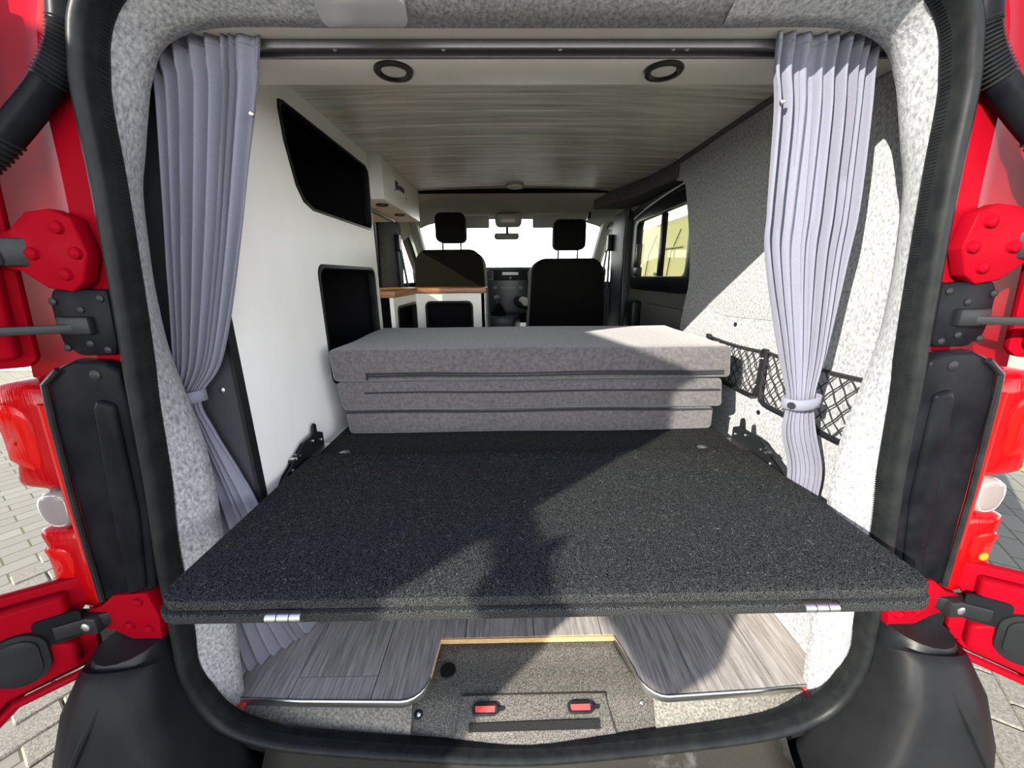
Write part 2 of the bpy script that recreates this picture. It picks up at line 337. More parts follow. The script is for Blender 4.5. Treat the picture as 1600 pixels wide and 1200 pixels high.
# aluminium nosing along the front edge
mb = MB()
for seg in (front[:2+len(arcL)], front[2+len(arcL)+1:]):
    pts = [Vector((a, b, 0)) for a, b in seg]
    mb.loft([[(p.x, p.y-.004, -.9685) for p in pts], [(p.x, p.y-.0055, -.974) for p in pts], [(p.x, p.y-.0055, -.988) for p in pts], [(p.x, p.y+.002, -.988) for p in pts]], closed=False)
build('nosing', mb, silver, fl, solid=.002)
build('plywood_edge', MB().box(-.193, .290, .839, .8455, -.992, -.971), plywood, fl)
# carpeted risers left and right of the sill panel
for nm, a, b, ya, yb in (('trim_7', -.655, -.238, .69, .685), ('trim_8', .345, .735, .683, .70)):
    mb = MB(); n = 10; X = [a+(b-a)*i/n for i in range(n+1)]
    zb = lambda x: -1.058+.055*(abs(x-XC)/.62)**3
    mb.loft([[(x, ya+.012, -.985) for x in X], [(x, ya-.002, -.992) for x in X], [(x, .648, zb(x)) for x in X]], closed=False)
    tag(build(nm, mb, dirtyfelt, None), 'grey felt riser under the floor edge, %s of the sill panel' % ('left' if a < 0 else 'right'), 'riser', kind='structure')
sill = thing('trim_9', (.05, .66, -1.07), 'speckled black plastic sill panel', 'sill panel', kind='structure')
mb = MB(); nx = 24; ys = [.845, .82, .76, .715, .70, .66, .648, .64]; zs = [-.985, -1.0, -1.004, -1.012, -1.018, -1.047, -1.054, -1.062]
def sx(t, y): 
    w = max(0, min(1, (.80-y)/.10)); w = w*w*(3-2*w); a = -.205-.06*w; b = .305+.075*w; return a+(b-a)*t
mb.loft([[(sx(i/nx, y), y, z) for i in range(nx+1)] for y, z in zip(ys, zs)], closed=False); build('sill_body', mb, sillm, sill, solid=.004)
mb = MB().add([(-.12, .713, -1.004), (.235, .713, -1.004), (.245, .654, -1.040), (-.13, .654, -1.040), (-.128, .726, -1.0125), (.243, .726, -1.0125), (.258, .648, -1.054), (-.143, .648, -1.054)], [(0, 1, 2, 3), (4, 5, 1, 0), (5, 6, 2, 1), (6, 7, 3, 2), (7, 4, 0, 3)])
build('raised_panel', mb, sillm, sill, bevel=.003)
sl_n = Vector((0, -.52, .85)).normalized(); sl_u = Vector((0, .85, .52)).normalized()
for cx in (-.063, .17):
    c = Vector((cx, .690, -1.0175)); f = lambda u, v, w, c=c: c+Vector((u, 0, 0))+sl_u*v+sl_n*w
    fr = build('strap_eye', MB().plate(rrect(-.032, .032, -.013, .013, .012), [rrect(-.026, .026, -.0075, .0075, .007)], -.003, .006, f), blackplastic, sill, bevel=.0015)
    build('red_catch', MB().plate(rrect(-.024, .024, -.006, .006, .002), [], -.002, .004, f), redplastic, fr); build('catch_tab', MB().plate(rrect(.03, .046, -.004, .004, .003), [], -.002, .004, f), blackplastic, fr)
f = lambda u, v, w: Vector((.055, .664, -1.0335))+Vector((u, 0, 0))+sl_u*v+sl_n*w
build('velcro_strip', MB().plate([(-.155, -.011), (.155, -.010), (.156, .008), (.05, .0075), (-.05, .006), (-.155, .004)], [], 0, .004, f), velcro, sill)
for p in ((-.225, .688, -1.026), (.325, .70, -1.02)): 
    w = build('washer_screw', MB().tube([Vector(p)-sl_n*.002, Vector(p)+sl_n*.002, Vector(p)+sl_n*.003], .010, 14, radii=[.011, .011, .004]), blackplastic, sill); screw(w, Vector(p)+sl_n*.002, sl_n, .005)
p = Vector((-.165, .775, -1.004)); build('plug', MB().tube([p-Vector((0, 0, .002)), p+Vector((0, 0, .006)), p+Vector((0, 0, .009))], .018, 18, radii=[.022, .02, .006]), blackplastic, sill)
for s in (-1, 1):
    x = XC+s*.70; tag(build('trim_%d' % (10 if s < 0 else 11), MB().obox((x+.008*(s < 0), .69, -.985), (1, 0, 0), (0, 1, .4), (0, -.4, 1), .018, .02, .006), redplastic, None, bevel=.004), 'red sealing patch at the %s floor corner' % ('left' if s < 0 else 'right'), 'sealing patch', kind='structure')

# walls -------------------------------------------------------------
wl = thing('wall_left', (-.82, 2.2, -1.0), 'dark felt lined left side wall', 'wall', kind='structure')
hole1 = rrect(1.76, 2.47, -.03, .34, .04); hole2 = [(2.98, -.06), (3.62, -.06), (3.62, .04), (3.30, .31), (3.16, .36), (3.02, .34)]
build('lining', MB().plate([(.73, -1.0), (3.9, -1.0), (3.9, .08), (3.2, .49), (.73, .49)], [hole1, hole2], -.83, -.80, YZ(0)), carpet_dk, wl)
build('pillar_cover', MB().plate([(2.44, -.3), (2.50, .1), (2.53, .30), (2.50, .46), (2.82, .46), (2.96, .34), (2.95, .1), (2.90, -.3)], [], -.80, -.745, YZ(0)), carpet_dk, wl, bevel=.02, seg=3)
build('outer_skin', MB().plate([(1.5, -1.25), (4.3, -1.25), (4.3, -.2), (3.9, .08), (3.2, .53), (1.5, .53)], [rrect(1.6, 2.62, -.09, .40, .04), [(2.86, -.12), (3.72, -.12), (3.72, .05), (3.32, .36), (3.16, .42), (2.90, .40)]], -.86, -.845, YZ(0)), red, wl)
wr = thing('wall_right', (.76, 1.2, -1.0), 'grey felt lined right side wall', 'wall', kind='structure')
edge = [(p.x, p.y) for p in spline([(1.68, -.98, 0), (1.66, -.4, 0), (1.645, -.2, 0), (1.60, -.05, 0), (1.615, .07, 0), (1.66, .2, 0), (1.71, .32, 0), (1.74, .37, 0), (1.83, .40, 0), (1.90, .475, 0)], 4)]
xw = lambda z, w: .74+.045*max(0, min(1, (-.1-z)/.8))+w
lo_poly = [(.715, -1.0)]+edge+[(.715, .49)]; mbl = MB()
for za, zb_ in ((-1.0, -.9), (-.9, -.1), (-.1, .49)):
    mbl.plate(clipy(lo_poly, za, zb_), [], 0, .03, lambda u, v, w: (xw(v, w), u, v))
build('lining', mbl, carpet, wr, angle=50)
pn = [(p.x, p.y) for p in spline([(.80, .33, 0), (1.15, .365, 0), (1.45, .385, 0), (1.54, .35, 0), (1.565, .25, 0), (1.555, .10, 0), (1.50, -.04, 0), (1.38, -.125, 0), (1.1, -.125, 0), (.85, -.105, 0), (.78, -.04, 0), (.77, .15, 0)], 5, closed=True)]
build('lining_panel', MB().plate(pn, [], .7388, .742, YZ(0)), carpet, wr, bevel=.001)
for y, z in ((1.24, -.155), (1.40, -.215), (.88, -.39), (1.08, -.40), (1.37, -.225)):
    build('clip', MB().tube([(xw(z, 0)-.003, y, z), (xw(z, 0)+.002, y, z)], .007, 10), blackplastic, wr)
# sliding door with window, right; beyond the lining
sd = thing('door_3', (.80, 2.2, -1.0), 'sliding side door with dark window frame', 'door', kind='structure')
h1 = rrect(1.70, 2.46, -.055, .335, .06); h2 = [(2.92, -.06), (3.66, -.06), (3.66, .04), (3.30, .31), (3.14, .36), (2.96, .33)]
build('door_panel', MB().plate([(1.5, -1.0), (3.9, -1.0), (3.9, .08), (3.2, .49), (1.5, .49)], [h1, h2], .80, .83, YZ(0)), carpet_dk, sd)
build('outer_skin', MB().plate([(1.5, -1.25), (4.3, -1.25), (4.3, -.2), (3.9, .08), (3.2, .53), (1.5, .53)], [rrect(1.55, 2.68, -.12, .42, .04), [(2.84, -.14), (3.78, -.14), (3.78, .03), (3.34, .36), (3.16, .43), (2.86, .42)]], .86, .875, YZ(0)), red, sd)
build('door_pocket', MB().plate(rrect(1.72, 2.20, -.5, -.15, .04), [], .782, .80, YZ(0)), carpet_dk, sd, bevel=.008)
build('lock_box', MB().box(.745, .80, 2.30, 2.46, -.42, -.145), blackplastic, sd, bevel=.012)
build('pillar_cover', MB().plate([(2.55, -.6), (2.55, .34), (2.62, .44), (2.86, .44), (2.93, .30), (2.90, -.6)], [], .76, .80, YZ(0)), darklam, sd, bevel=.012)
build('door_gap_trim', MB().tube([(.79, 1.78, .47), (.775, 2.3, .45), (.76, 2.55, .42), (.76, 2.58, .2), (.765, 2.56, -.4)], .014, 8), blackplastic, sd)
wn = thing('window_1', (.80, 2.08, -.05), 'sliding side window with black frame', 'window', kind='structure')
build('window_frame', MB().plate(rrect(1.675, 2.485, -.08, .36, .07), [rrect(1.73, 2.41, -.004, .298, .035)], .775, .803, YZ(0)), glossblack, wn, bevel=.006)
build('mullion', MB().box(.785, .806, 2.035, 2.075, -.004, .298), glossblack, wn, bevel=.003)
build('pane', MB().box(.803, .806, 1.73, 2.05, -.004, .298), tinted, wn); build('pane', MB().box(.793, .796, 2.06, 2.41, -.004, .298), tinted, wn)
build('handle', MB().box(.772, .792, 2.375, 2.395, .06, .18), blackplastic, wn, bevel=.004); build('latch', MB().box(.765, .792, 2.32, 2.40, -.004, .045), blackplastic, wn, bevel=.004)
mb = MB(); mb.tube([(.772, 1.72, .385), (.772, 2.0, .375), (.772, 2.25, .355), (.772, 2.46, .325)], .007, 6); build('foil_edge', mb, silver, wn)
w2 = thing('window_2', (-.80, 2.15, 0), 'dark side window behind the overhead locker', 'window', kind='structure')
build('window_frame', MB().plate(rrect(1.75, 2.52, -.06, .38, .06), [rrect(1.78, 2.45, -.02, .33, .04)], -.805, -.775, YZ(0)), glossblack, w2, bevel=.006); build('pane', MB().box(-.812, -.809, 1.76, 2.47, -.03, .34), tinted, w2)
# cab side windows and windscreen
for s, nm, hl, x, lab in ((-1, 'window_3', hole2, -.815, 'front side window left of the driver seat'), (1, 'window_4', h2, .815, 'front side window right of the passenger seat')):
    w = thing(nm, (x, 3.3, -.06), lab, 'window', kind='structure')
    build('pane', MB().plate(hl, [], x-.002, x+.002, YZ(0)), glass, w)
    cx, cy = sum(p[0] for p in hl)/6, sum(p[1] for p in hl)/6
    out = [(cx+(a-cx)*1.12, cy+(b-cy)*1.16) for a, b in hl]; xi = s*.80
    build('window_frame', MB().plate(out, [[(cx+(a-cx)*.93, cy+(b-cy)*.92) for a, b in hl]], min(xi, xi-s*.03), max(xi, xi-s*.03), YZ(0)), dashm, w, bevel=.006)
ws = thing('window_5', (XC, 3.6, .07), 'windscreen of the van cab', 'window', kind='structure')
mb = MB(); 
for z, y in ((.06, 3.80), (.42, 3.16)): pass
n = 12; X = [-.76+1.6*i/n for i in range(n+1)]; bow = lambda x: -.10*((x-XC)/.8)**2
mb.loft([[(x, 3.86+bow(x), .04) for x in X], [(x, 3.52+bow(x), .25) for x in X], [(x, 3.17+bow(x), .43) for x in X]], closed=False); build('pane', mb, glass, ws)
for s in (-1, 1):
    a = XC+s*.80
    build('pillar_trim', MB().tube([(a-s*.02, 3.74, .02), (a-s*.04, 3.4, .24), (a-s*.06, 3.1, .40), (a-s*.06, 2.9, .45)], .05, 10), beige_pl, ws)

# ceiling -------------------------------------------------------------
ce = thing('ceiling', (XC, 1.6, .47), 'grey washed wood plank ceiling', 'ceiling', kind='structure')
zc = lambda x: .487-.016*((x-.05)/.68)**2
yb = .80; i = 0
while yb < 2.42:
    y1 = min(yb+.110, 2.43); nx = 26; Xs = [-.80+1.56*k/nx for k in range(nx+1)]; mb = MB()
    lo = [[(x, yb+.002, zc(x)+.004) for x in Xs], [(x, yb+.0032, zc(x)) for x in Xs], [(x, y1-.0032, zc(x)) for x in Xs], [(x, y1-.002, zc(x)+.004) for x in Xs], [(x, y1-.002, zc(x)+.011) for x in Xs], [(x, yb+.002, zc(x)+.011) for x in Xs]]
    mb.loft(lo+[lo[0]], closed=False); build('ceiling_plank', mb, ceilm, ce, smooth=False); yb += .110; i += 1
build('ceiling_backing', MB().box(-.82, .82, .75, 2.44, .495, .50), blackint, ce)
build('end_gap', MB().box(-.50, .62, 2.435, 2.455, .466, .49), blackint, ce)
build('edge_trim', MB().tube([(.742, .9, .466), (.742, 1.4, .468), (.742, 1.85, .462), (.735, 2.0, .46), (.66, 2.3, .462), (.62, 2.44, .465)], .012, 8), carpet_dk, ce)
build('rear_corner_fill', MB().plate([(.735, 1.8), (.80, 1.8), (.80, 2.6), (.55, 2.6), (.60, 2.44), (.70, 2.15)], [], .40, .47, XYf), carpet_dk, ce, bevel=.02, seg=3)
# cab headlining
ch = thing('trim_12', (XC, 2.8, .42), 'beige cab headlining above the windscreen', 'headlining', kind='structure')
mb = MB(); n = 16; X = [-.80+1.62*i/n for i in range(n+1)]; dr = lambda x: -.10*abs((x-XC)/.8)**5
mb.loft([[(x, 2.40, .498+dr(x)) for x in X], [(x, 2.50, .475+dr(x)) for x in X], [(x, 2.56, .468+dr(x)) for x in X], [(x, 2.9, .46+dr(x)) for x in X], [(x, 3.2, .425+dr(x)*1.2) for x in X], [(x, 3.22, .45+dr(x)) for x in X], [(x, 3.2, .51) for x in X]], closed=False); build('headlining', mb, beige, ch)
build('roof_front', MB().box(XC-.82, XC+.82, 2.4, 3.25, .515, .53), red, ch)
for s, x0, x1 in ((-1, -.36, -.12), (1, .20, .46)): build('sun_visor', MB().box(x0, x1, 3.04, 3.065, .345, .43), beige_pl, ch, bevel=.01)
oc = build('overhead_console', MB().box(-.075, .118, 2.96, 3.10, .352, .44), beige_pl, ch, bevel=.03, seg=4); build('console_lens', MB().box(-.03, .07, 2.955, 2.97, .372, .40), lens_white, oc, bevel=.004)
build('grab_handle', MB().tube([(.60, 2.95, .44), (.60, 2.97, .405), (.61, 3.05, .40), (.62, 3.07, .43)], .012, 8), blackplastic, ch)
# cream panel between header and rail
cp = build('trim_13', MB().add([(-.62, .715, .368), (.70, .715, .368), (.70, .752, .372), (-.62, .752, .372), (-.62, .72, .40), (.70, .72, .40), (.70, .80, .42), (-.62, .80, .42)], [(0, 1, 2, 3), (4, 5, 6, 7), (0, 1, 5, 4), (2, 3, 7, 6), (1, 2, 6, 5), (3, 0, 4, 7)]), beamwhite); tag(cp, 'cream strip between the header lining and curtain rail', 'strip', kind='structure')
bmn = build('trim_14', MB().box(-.55, .735, .788, .905, .37, .485), beamwhite, None, bevel=.003); tag(bmn, 'cream boxed pelmet carrying two round downlights', 'pelmet', kind='structure')

# ================================================================ THINGS
# curtain rail
rail = thing('curtain_rail', (XC, .77, .358), 'grey metal curtain rail fixed along the cream pelmet', 'curtain rail')
mb = MB(); 
for y0, y1, z0 in ((.752, .757, .360), (.781, .788, .360)): mb.box(-.60, .69, y0, y1, z0, .374)
build('track', mb, alu, rail, bevel=.001); build('groove', MB().box(-.60, .69, .757, .781, .366, .374), railgroove, rail)
for x in (-.28, -.10, .095, .285, .308): screw(rail, (x, .768, .366), (0, 0, -1), .0035)
# downlights
def downlight(p, r, label, grp, n=(0, 0, -1)):
    t = thing('downlight', p, label, 'downlight', grp); p = Vector(p); n = Vector(n)
    build('bezel', MB().lathe(p, n, [(r, 0), (r, .003), (r*.93, .006), (r*.75, .006), (r*.62, .002)]), ringblack, t); build('lens', MB().tube([p, p+n*.002, p+n*.0035], r, 28, radii=[r*.64, r*.64, r*.3]), lens_white, t)
downlight((-.204, .846, .370), .036, 'round black rimmed downlight in the pelmet nearer the left curtain', 'pelmet downlights')
downlight((.299, .846, .370), .036, 'round black rimmed downlight in the pelmet nearer the right curtain', 'pelmet downlights')
cl = thing('ceiling_lamp', (.055, 2.33, .486), 'small round grey lamp on the far end of the plank ceiling', 'lamp')
build('base', MB().tube([(.055, 2.33, .487), (.055, 2.33, .478)], .05, 24), beige_pl, cl); build('lens', MB().tube([(.055, 2.33, .478), (.055, 2.33, .470), (.055, 2.33, .466)], .045, 24, radii=[.045, .04, .02]), lens_white, cl)

# tall white cabinet on the left
cab = thing('tall_cabinet', (-.67, 1.24, -.97), 'tall white storage cabinet with two open dark compartments, left side', 'cabinet')
o1 = [(1.11, .425), (1.69, .425), (1.715, .41), (1.72, .39), (1.705, .21), (1.69, .188), (1.66, .185), (1.20, .185), (1.15, .20), (1.12, .235), (1.09, .33), (1.085, .40), (1.09, .42)]
o2 = rrect(1.175, 1.675, -.33, .04, .035)
build('side_panel', MB().plate([(.782, -.51), (1.725, -.51), (1.725, .476), (.782, .476)], [o1, o2], -.568, -.55, YZ(0)), white, cab)
for h in (o1, o2):
    cx, cy = sum(p[0] for p in h)/len(h), sum(p[1] for p in h)/len(h); k = .965 if h is o1 else .96
    build('opening_trim', MB().plate(h, [[(cx+(a-cx)*k, cy+(b-cy)*k*.97) for a, b in h]], -.572, -.546, YZ(0)), rubber, cab, bevel=.002)
build('rear_panel', MB().box(-.80, -.553, .765, .782, -.51, .476), darklam, cab); build('edge_strip', MB().box(-.557, -.5495, .762, .784, -.51, .476), blackplastic, cab)
mb = MB().box(-.80, -.795, .79, 1.72, -.5, .47).box(-.795, -.57, 1.715, 1.722, -.5, .47).box(-.795, -.57, 1.03, 1.04, -.5, .47).box(-.795, -.57, 1.04, 1.715, .10, .115).box(-.795, -.57, 1.04, 1.715, .455, .465)
build('carcass', mb, blackint, cab); build('shelf', MB().box(-.795, -.57, 1.04, 1.715, -.345, -.325), oak, cab)
screw(cab, (-.585, .765, -.22), (0, -1, 0), .006)
build('plinth', MB().box(-.78, -.60, 1.05, 1.72, -.97, -.51), carpet_dk, cab)
# overhead locker
ol = thing('overhead_locker', (-.65, 2.08, .31), 'white overhead locker beyond the tall cabinet, near the ceiling', 'locker')
build('locker_body', MB().box(-.80, -.50, 1.748, 2.43, .312, .476), white, ol, bevel=.003)
fp = build('switch_panel', MB().box(-.502, -.497, 1.90, 2.12, .372, .432), white, ol, bevel=.001)
build('display', MB().box(-.499, -.494, 1.925, 1.97, .388, .422), blackplastic, fp)
for y in (2.0, 2.03, 2.06): build('switch', MB().cyl((-.499, y, .405), (-.492, y, .405), .011, 12), ringblack, fp)
for y in (1.91, 2.11): screw(fp, (-.497, y, .38), (1, 0, 0), .004, blackplastic)
build('light_strip', MB().box(-.64, -.625, 1.75, 2.35, .300, .312), alu, ol)
downlight((-.545, 1.86, .312), .028, 'round downlight under the overhead locker, nearer the tall cabinet', 'locker downlights'); downlight((-.545, 2.15, .312), .028, 'round downlight under the overhead locker, nearer the cab', 'locker downlights')
# low kitchen unit
ku = thing('low_cabinet', (-.45, 2.0, -.97), 'low white cabinet with oak top behind the driver seat', 'cabinet')
build('side_front', MB().plate([(1.748, -.97), (2.2, -.97), (2.2, -.088), (1.748, -.088)], [rrect(1.80, 2.17, -.4, -.13, .03)], -.518, -.50, YZ(0)), white, ku)
build('rear_front', MB().plate([(-.518, -.97), (-.122, -.97), (-.122, -.088), (-.518, -.088)], [rrect(-.452, -.19, -.42, -.132, .03)], 2.2, 2.218, XZf), white, ku)
build('opening_trim', MB().plate(rrect(-.455, -.187, -.423, -.129, .032), [rrect(-.443, -.199, -.411, -.141, .024)], 2.194, 2.222, XZf), rubber, ku, bevel=.002)
build('opening_trim', MB().plate(rrect(1.797, 2.173, -.403, -.127, .032), [rrect(1.81, 2.16, -.39, -.14, .024)], -.522, -.496, YZ(0)), rubber, ku, bevel=.002)
build('carcass', MB().box(-.79, -.56, 1.76, 2.40, -.9, -.1).box(-.56, -.14, 2.28, 2.42, -.9, -.1), blackint, ku)
build('end_panel', MB().box(-.14, -.118, 2.2, 2.43, -.97, -.088), white, ku)
build('worktop', MB().plate([(-.795, 1.748), (-.492, 1.748), (-.492, 2.19), (-.112, 2.19), (-.112, 2.43), (-.795, 2.43)], [], -.088, -.058, XYf), oak, ku, bevel=.002)

# folding bed boards
bd = thing('bed_extension_board', (.065, .72, -.485), 'black felt covered bed extension board jutting out of the rear opening', 'bed board')
def board(name, y0, y1, z0, z1, x0, x1, r):
    pts = rrect(x0, x1, y0, y1, r, 4); o = build(name, MB().plate(pts, [], z0, z1, XYf), blackfelt, bd, bevel=.006, seg=3, angle=60); return o
board('upper_board', .456, .945, -.4665, -.450, -.520, .643, .035); board('lower_board', .450, .93, -.4845, -.468, -.523, .643, .035)
for x in (-.325, .455):
    hg = build('hinge', MB().cyl((x-.025, .447, -.470), (x+.025, .447, -.470), .0065, 12).box(x-.022, x+.022, .446, .463, -.4685, -.4665), silver, bd)
    for k in (-.009, .009): build('knuckle', MB().cyl((x+k-.0007, .447, -.470), (x+k+.0007, .447, -.470), .0069, 12), darklam, hg)
lm = MB()
for i in range(1500):
    x, y = random.uniform(-.49, .62), random.uniform(.465, .935); z = -.4495 if y < .94 else -.4605; a = random.uniform(0, 6.28); L = random.choice((.002, .003, .004, .005, .010)); c = random.uniform(-1.5, 1.5); w = random.uniform(.0001, .00022)
    q = [(x+L*t*math.cos(a+c*t), y+L*t*math.sin(a+c*t)) for t in (0, .5, 1)]; nx_, ny_ = -math.sin(a)*w, math.cos(a)*w; h = random.uniform(.0004, .0018)
    lm.add([(q[0][0]-nx_, q[0][1]-ny_, z+.0003), (q[0][0]+nx_, q[0][1]+ny_, z+.0003), (q[1][0]+nx_, q[1][1]+ny_, z+h), (q[1][0]-nx_, q[1][1]-ny_, z+h), (q[2][0]+nx_, q[2][1]+ny_, z+.0004), (q[2][0]-nx_, q[2][1]-ny_, z+.0004)], [(0, 1, 2, 3), (3, 2, 4, 5)])
li = build('lint', lm, lintm, bd, smooth=False); li['kind'] = 'stuff'; li['label'] = 'pale lint and hairs'
bb = thing('bed_platform', (.065, 1.35, -.97), 'black felt bed base carrying the stacked cushions', 'bed')
build('base_board', MB().plate(rrect(-.515, .645, .950, 1.70, .01), [], -.484, -.461, XYf), blackfelt, bb, bevel=.006)
for x in (-.44, .57):
    build('support', MB().box(x-.03, x+.03, 1.15, 1.68, -.97, -.484), darklam, bb)
for x, y in ((-.446, .965), (.538, .968)):
    w = build('washer', MB().tube([(x, y, -.461), (x, y, -.459), (x, y, -.4582)], .014, 20, radii=[.0145, .014, .006]), silver, bb); screw(w, (x, y, -.459), (0, 0, 1), .005)
# bed fittings (black folding brackets)
def fitting(s, label):
    x = -.528 if s < 0 else .652; t = thing('bed_bracket', (x, .93, -.475), label, 'bracket', 'black bed brackets')
    f = lambda u, v, w: (x+s*w, u, v)
    build('side_plate', MB().plate([(.80, -.475), (1.03, -.475), (1.03, -.425), (1.0, -.41), (.93, -.412), (.87, -.44), (.80, -.468)], [], .002, .006, f), blackplastic, t)
    build('side_plate', MB().plate([(.82, -.475), (1.02, -.475), (1.02, -.43), (.94, -.42), (.84, -.46)], [], .016, .019, f), blackplastic, t)
    build('link', MB().obox((x+s*.011, .93, -.435), (0, 1, .12), (1, 0, 0), (0, -.12, 1), .055, .008, .004), blackplastic, t, bevel=.001)
    build('lever', MB().plate([(.985, -.44), (1.01, -.44), (1.012, -.395), (1.004, -.388), (.996, -.395)], [], .008, .014, f), blackplastic, t)
    for y in (.885, .905): build('spring_rod', MB().cyl((x+s*.0, y, -.437), (x+s*.018, y, -.437), .004, 8), silver, t)
    for y, z in ((.835, -.462), (.86, -.455), (.97, -.425), (1.015, -.44)): screw(t, (x+s*.001, y, z), (-s, 0, 0), .004)
    build('tab', MB().box(min(x-s*.015, x+s*.004), max(x-s*.015, x+s*.004), .955, 1.03, -.463, -.459), silver, t)
fitting(-1, 'black folding bed bracket against the white cabinet'); fitting(1, 'black folding bed bracket below the right storage nets')

# cushions
def cushion(x0, x1, y0, y1, z0, z1, label, seams, bv=.022):
    bv_ = bv; t = thing('cushion', ((x0+x1)/2, (y0+y1)/2, z0), label, 'cushion', 'grey cushions stacked on the bed base')
    mb = MB(); nu, nv = 30, 16
    b = build('cushion_body', MB().box(x0, x1, y0, y1, z0, z1), fabric, t, bevel=bv, seg=4, angle=80)
    bm = bmesh.new(); bm.from_mesh(b.data); bmesh.ops.subdivide_edges(bm, edges=[e for e in bm.edges if e.calc_length() > .08], cuts=9, use_grid_fill=True)
    for v in bm.verts:
        p = v.co; v.co += Vector((math.sin(p.y*17+p.z*30)*.004, math.sin(p.x*9+p.z*40+z0*50)*.0035, (math.sin(p.x*7+z0*60)+math.sin(p.y*9))*.0006))
    bm.to_mesh(b.data); bm.free()
    for p in b.data.polygons: p.use_smooth = True
    for z, xa, xb in seams:
        build('piping', MB().tube([(xa+(xb-xa)*i/12, y0-.0005+math.sin((xa+(xb-xa)*i/12)*9+z*40+z0*10)*.0035*0-.002, z+.0015*math.sin(i)) for i in range(13)], .0028, 6), piping, t)
    return t
cushion(-.487, .628, 1.092, 1.70, -.4595, -.386, 'grey suede cushion at the bottom of the stack', [(-.389, -.48, .62)], .013)
cushion(-.50, .645, 1.088, 1.70, -.3835, -.295, 'grey suede cushion in the middle of the stack', [(-.327, -.42, .63)], .014)
tcu = cushion(-.508, .655, 1.080, 1.58, -.291, -.197, 'grey suede cushion on top of the stack', [(-.268, -.40, .63), (-.2755, -.40, .63)], .014)
build('zip_pull', MB().box(-.406, -.402, 1.074, 1.078, -.285, -.265), blackplastic, tcu)

# curtains
def curtain(name, label, st, folds, seed, tie, ph=0., right=True, tie_col=None):
    rnd = random.Random(seed); top = Vector(((st[0][1]+st[0][3])/2, st[0][2], st[-1][0]))
    t = thing(name, top, label, 'curtain', 'tied back curtains')
    nu, nv = folds*14, 64
    S = spline([(s[0], s[1], s[3]) for s in st], 8); Y = spline([(s[2], s[4], s[5]) for s in st], 8)
    wob = [rnd.uniform(.45, 1.6) for _ in range(folds+1)]; cum = [0]
    for w in wob: cum.append(cum[-1]+w)
    def wave(u):
        x = u*cum[-1]
        for k in range(len(wob)):
            if x <= cum[k+1]: return k+(x-cum[k])/wob[k]
        return len(wob)
    hs = [rnd.uniform(.35, 1.15) for _ in range(folds+3)]
    rows = []
    for (a, y) in zip(S, Y):
        row = []
        for i in range(nu+1):
            u = i/nu; q = wave(u); k = int(q); fr = q-k; A = y.z*(hs[k]*(1-fr)+hs[k+1]*fr)
            sh = math.sin(2*math.pi*q+.9*math.sin(a.x*5+k)); sk = math.cos(2*math.pi*q)
            x = a.y+(a.z-a.y)*u+A*.15*sk*(1 if 0 < i < nu else 0); yy = y.x+(y.y-y.x)*u-A*sh
            row.append((x, yy, a.x))
        rows.append(row)
    cut = 0
    for j, a in enumerate(S):
        if a.x > st[0][0]-.028: cut = j
    build('heading', MB().loft(rows[:cut+2], closed=False), curtainm, t, angle=80, solid=.0016)
    build('cloth', MB().loft(rows[cut+1:], closed=False), curtainm, t, angle=80, solid=.0012)
    q = rows[min(len(rows)-1, cut+16)][-2 if right else 1]; build('stud', MB().tube([(q[0], q[1]-.002, q[2]), (q[0], q[1]-.006, q[2]), (q[0], q[1]-.0075, q[2])], .004, 10, radii=[.0045, .004, .002]), silver, t)
    if tie:
        z, x0, x1, y0, d = tie
        ov = [(x0+(x1-x0)*.5+(x1-x0)*.5*math.cos(w), y0+d*math.sin(w), z) for w in [2*math.pi*i/28 for i in range(28)]]
        tb = MB(); tb.loft([[(a, b, c+h+.004*math.sin(a*40)) for a, b, c in ov] for h in (-.011, 0, .011)], closed=True)
        k = build('tieback', tb, curtainm, t, solid=.003); build('button', MB().tube([(x0+.004, y0-d*.75, z-.004), (x0+.002, y0-d*.95, z-.004)], .007, 10), blackplastic, k)
    return t
# station: z, xl, yl, xr, yr, amplitude
curtain('curtain', 'lavender grey curtain tied back at the left, hanging to the floor', [(.386, -.565, .738, -.384, .738, .007), (.365, -.568, .738, -.386, .738, .008), (.33, -.566, .738, -.394, .738, .010), (.28, -.566, .738, -.406, .738, .012), (.04, -.612, .740, -.482, .740, .012), (-.15, -.648, .742, -.555, .740, .010), (-.228, -.662, .738, -.612, .736, .008), (-.30, -.668, .738, -.605, .742, .008), (-.40, -.68, .738, -.575, .745, .010), (-.52, -.69, .738, -.545, .75, .011), (-.75, -.69, .74, -.54, .80, .014), (-.93, -.685, .745, -.55, .875, .017), (-.966, -.68, .75, -.55, .90, .018)], 7, 3, (-.225, -.672, -.602, .738, .022))
curtain('curtain', 'lavender grey curtain tied back at the right, mostly in sunlight', [(.385, .432, .734, .602, .734, .012), (.355, .436, .734, .602, .734, .013), (.32, .44, .736, .603, .736, .012), (.26, .455, .74, .612, .74, .014), (.11, .47, .745, .632, .745, .013), (.03, .485, .75, .638, .75, .012), (-.15, .55, .757, .647, .755, .009), (-.25, .588, .76, .645, .757, .005), (-.33, .60, .77, .672, .765, .006), (-.42, .640, .785, .708, .77, .006), (-.50, .650, .79, .718, .775, .006), (-.66, .65, .79, .71, .775, .006)], 7, 11, (-.256, .580, .653, .758, .022), right=False)

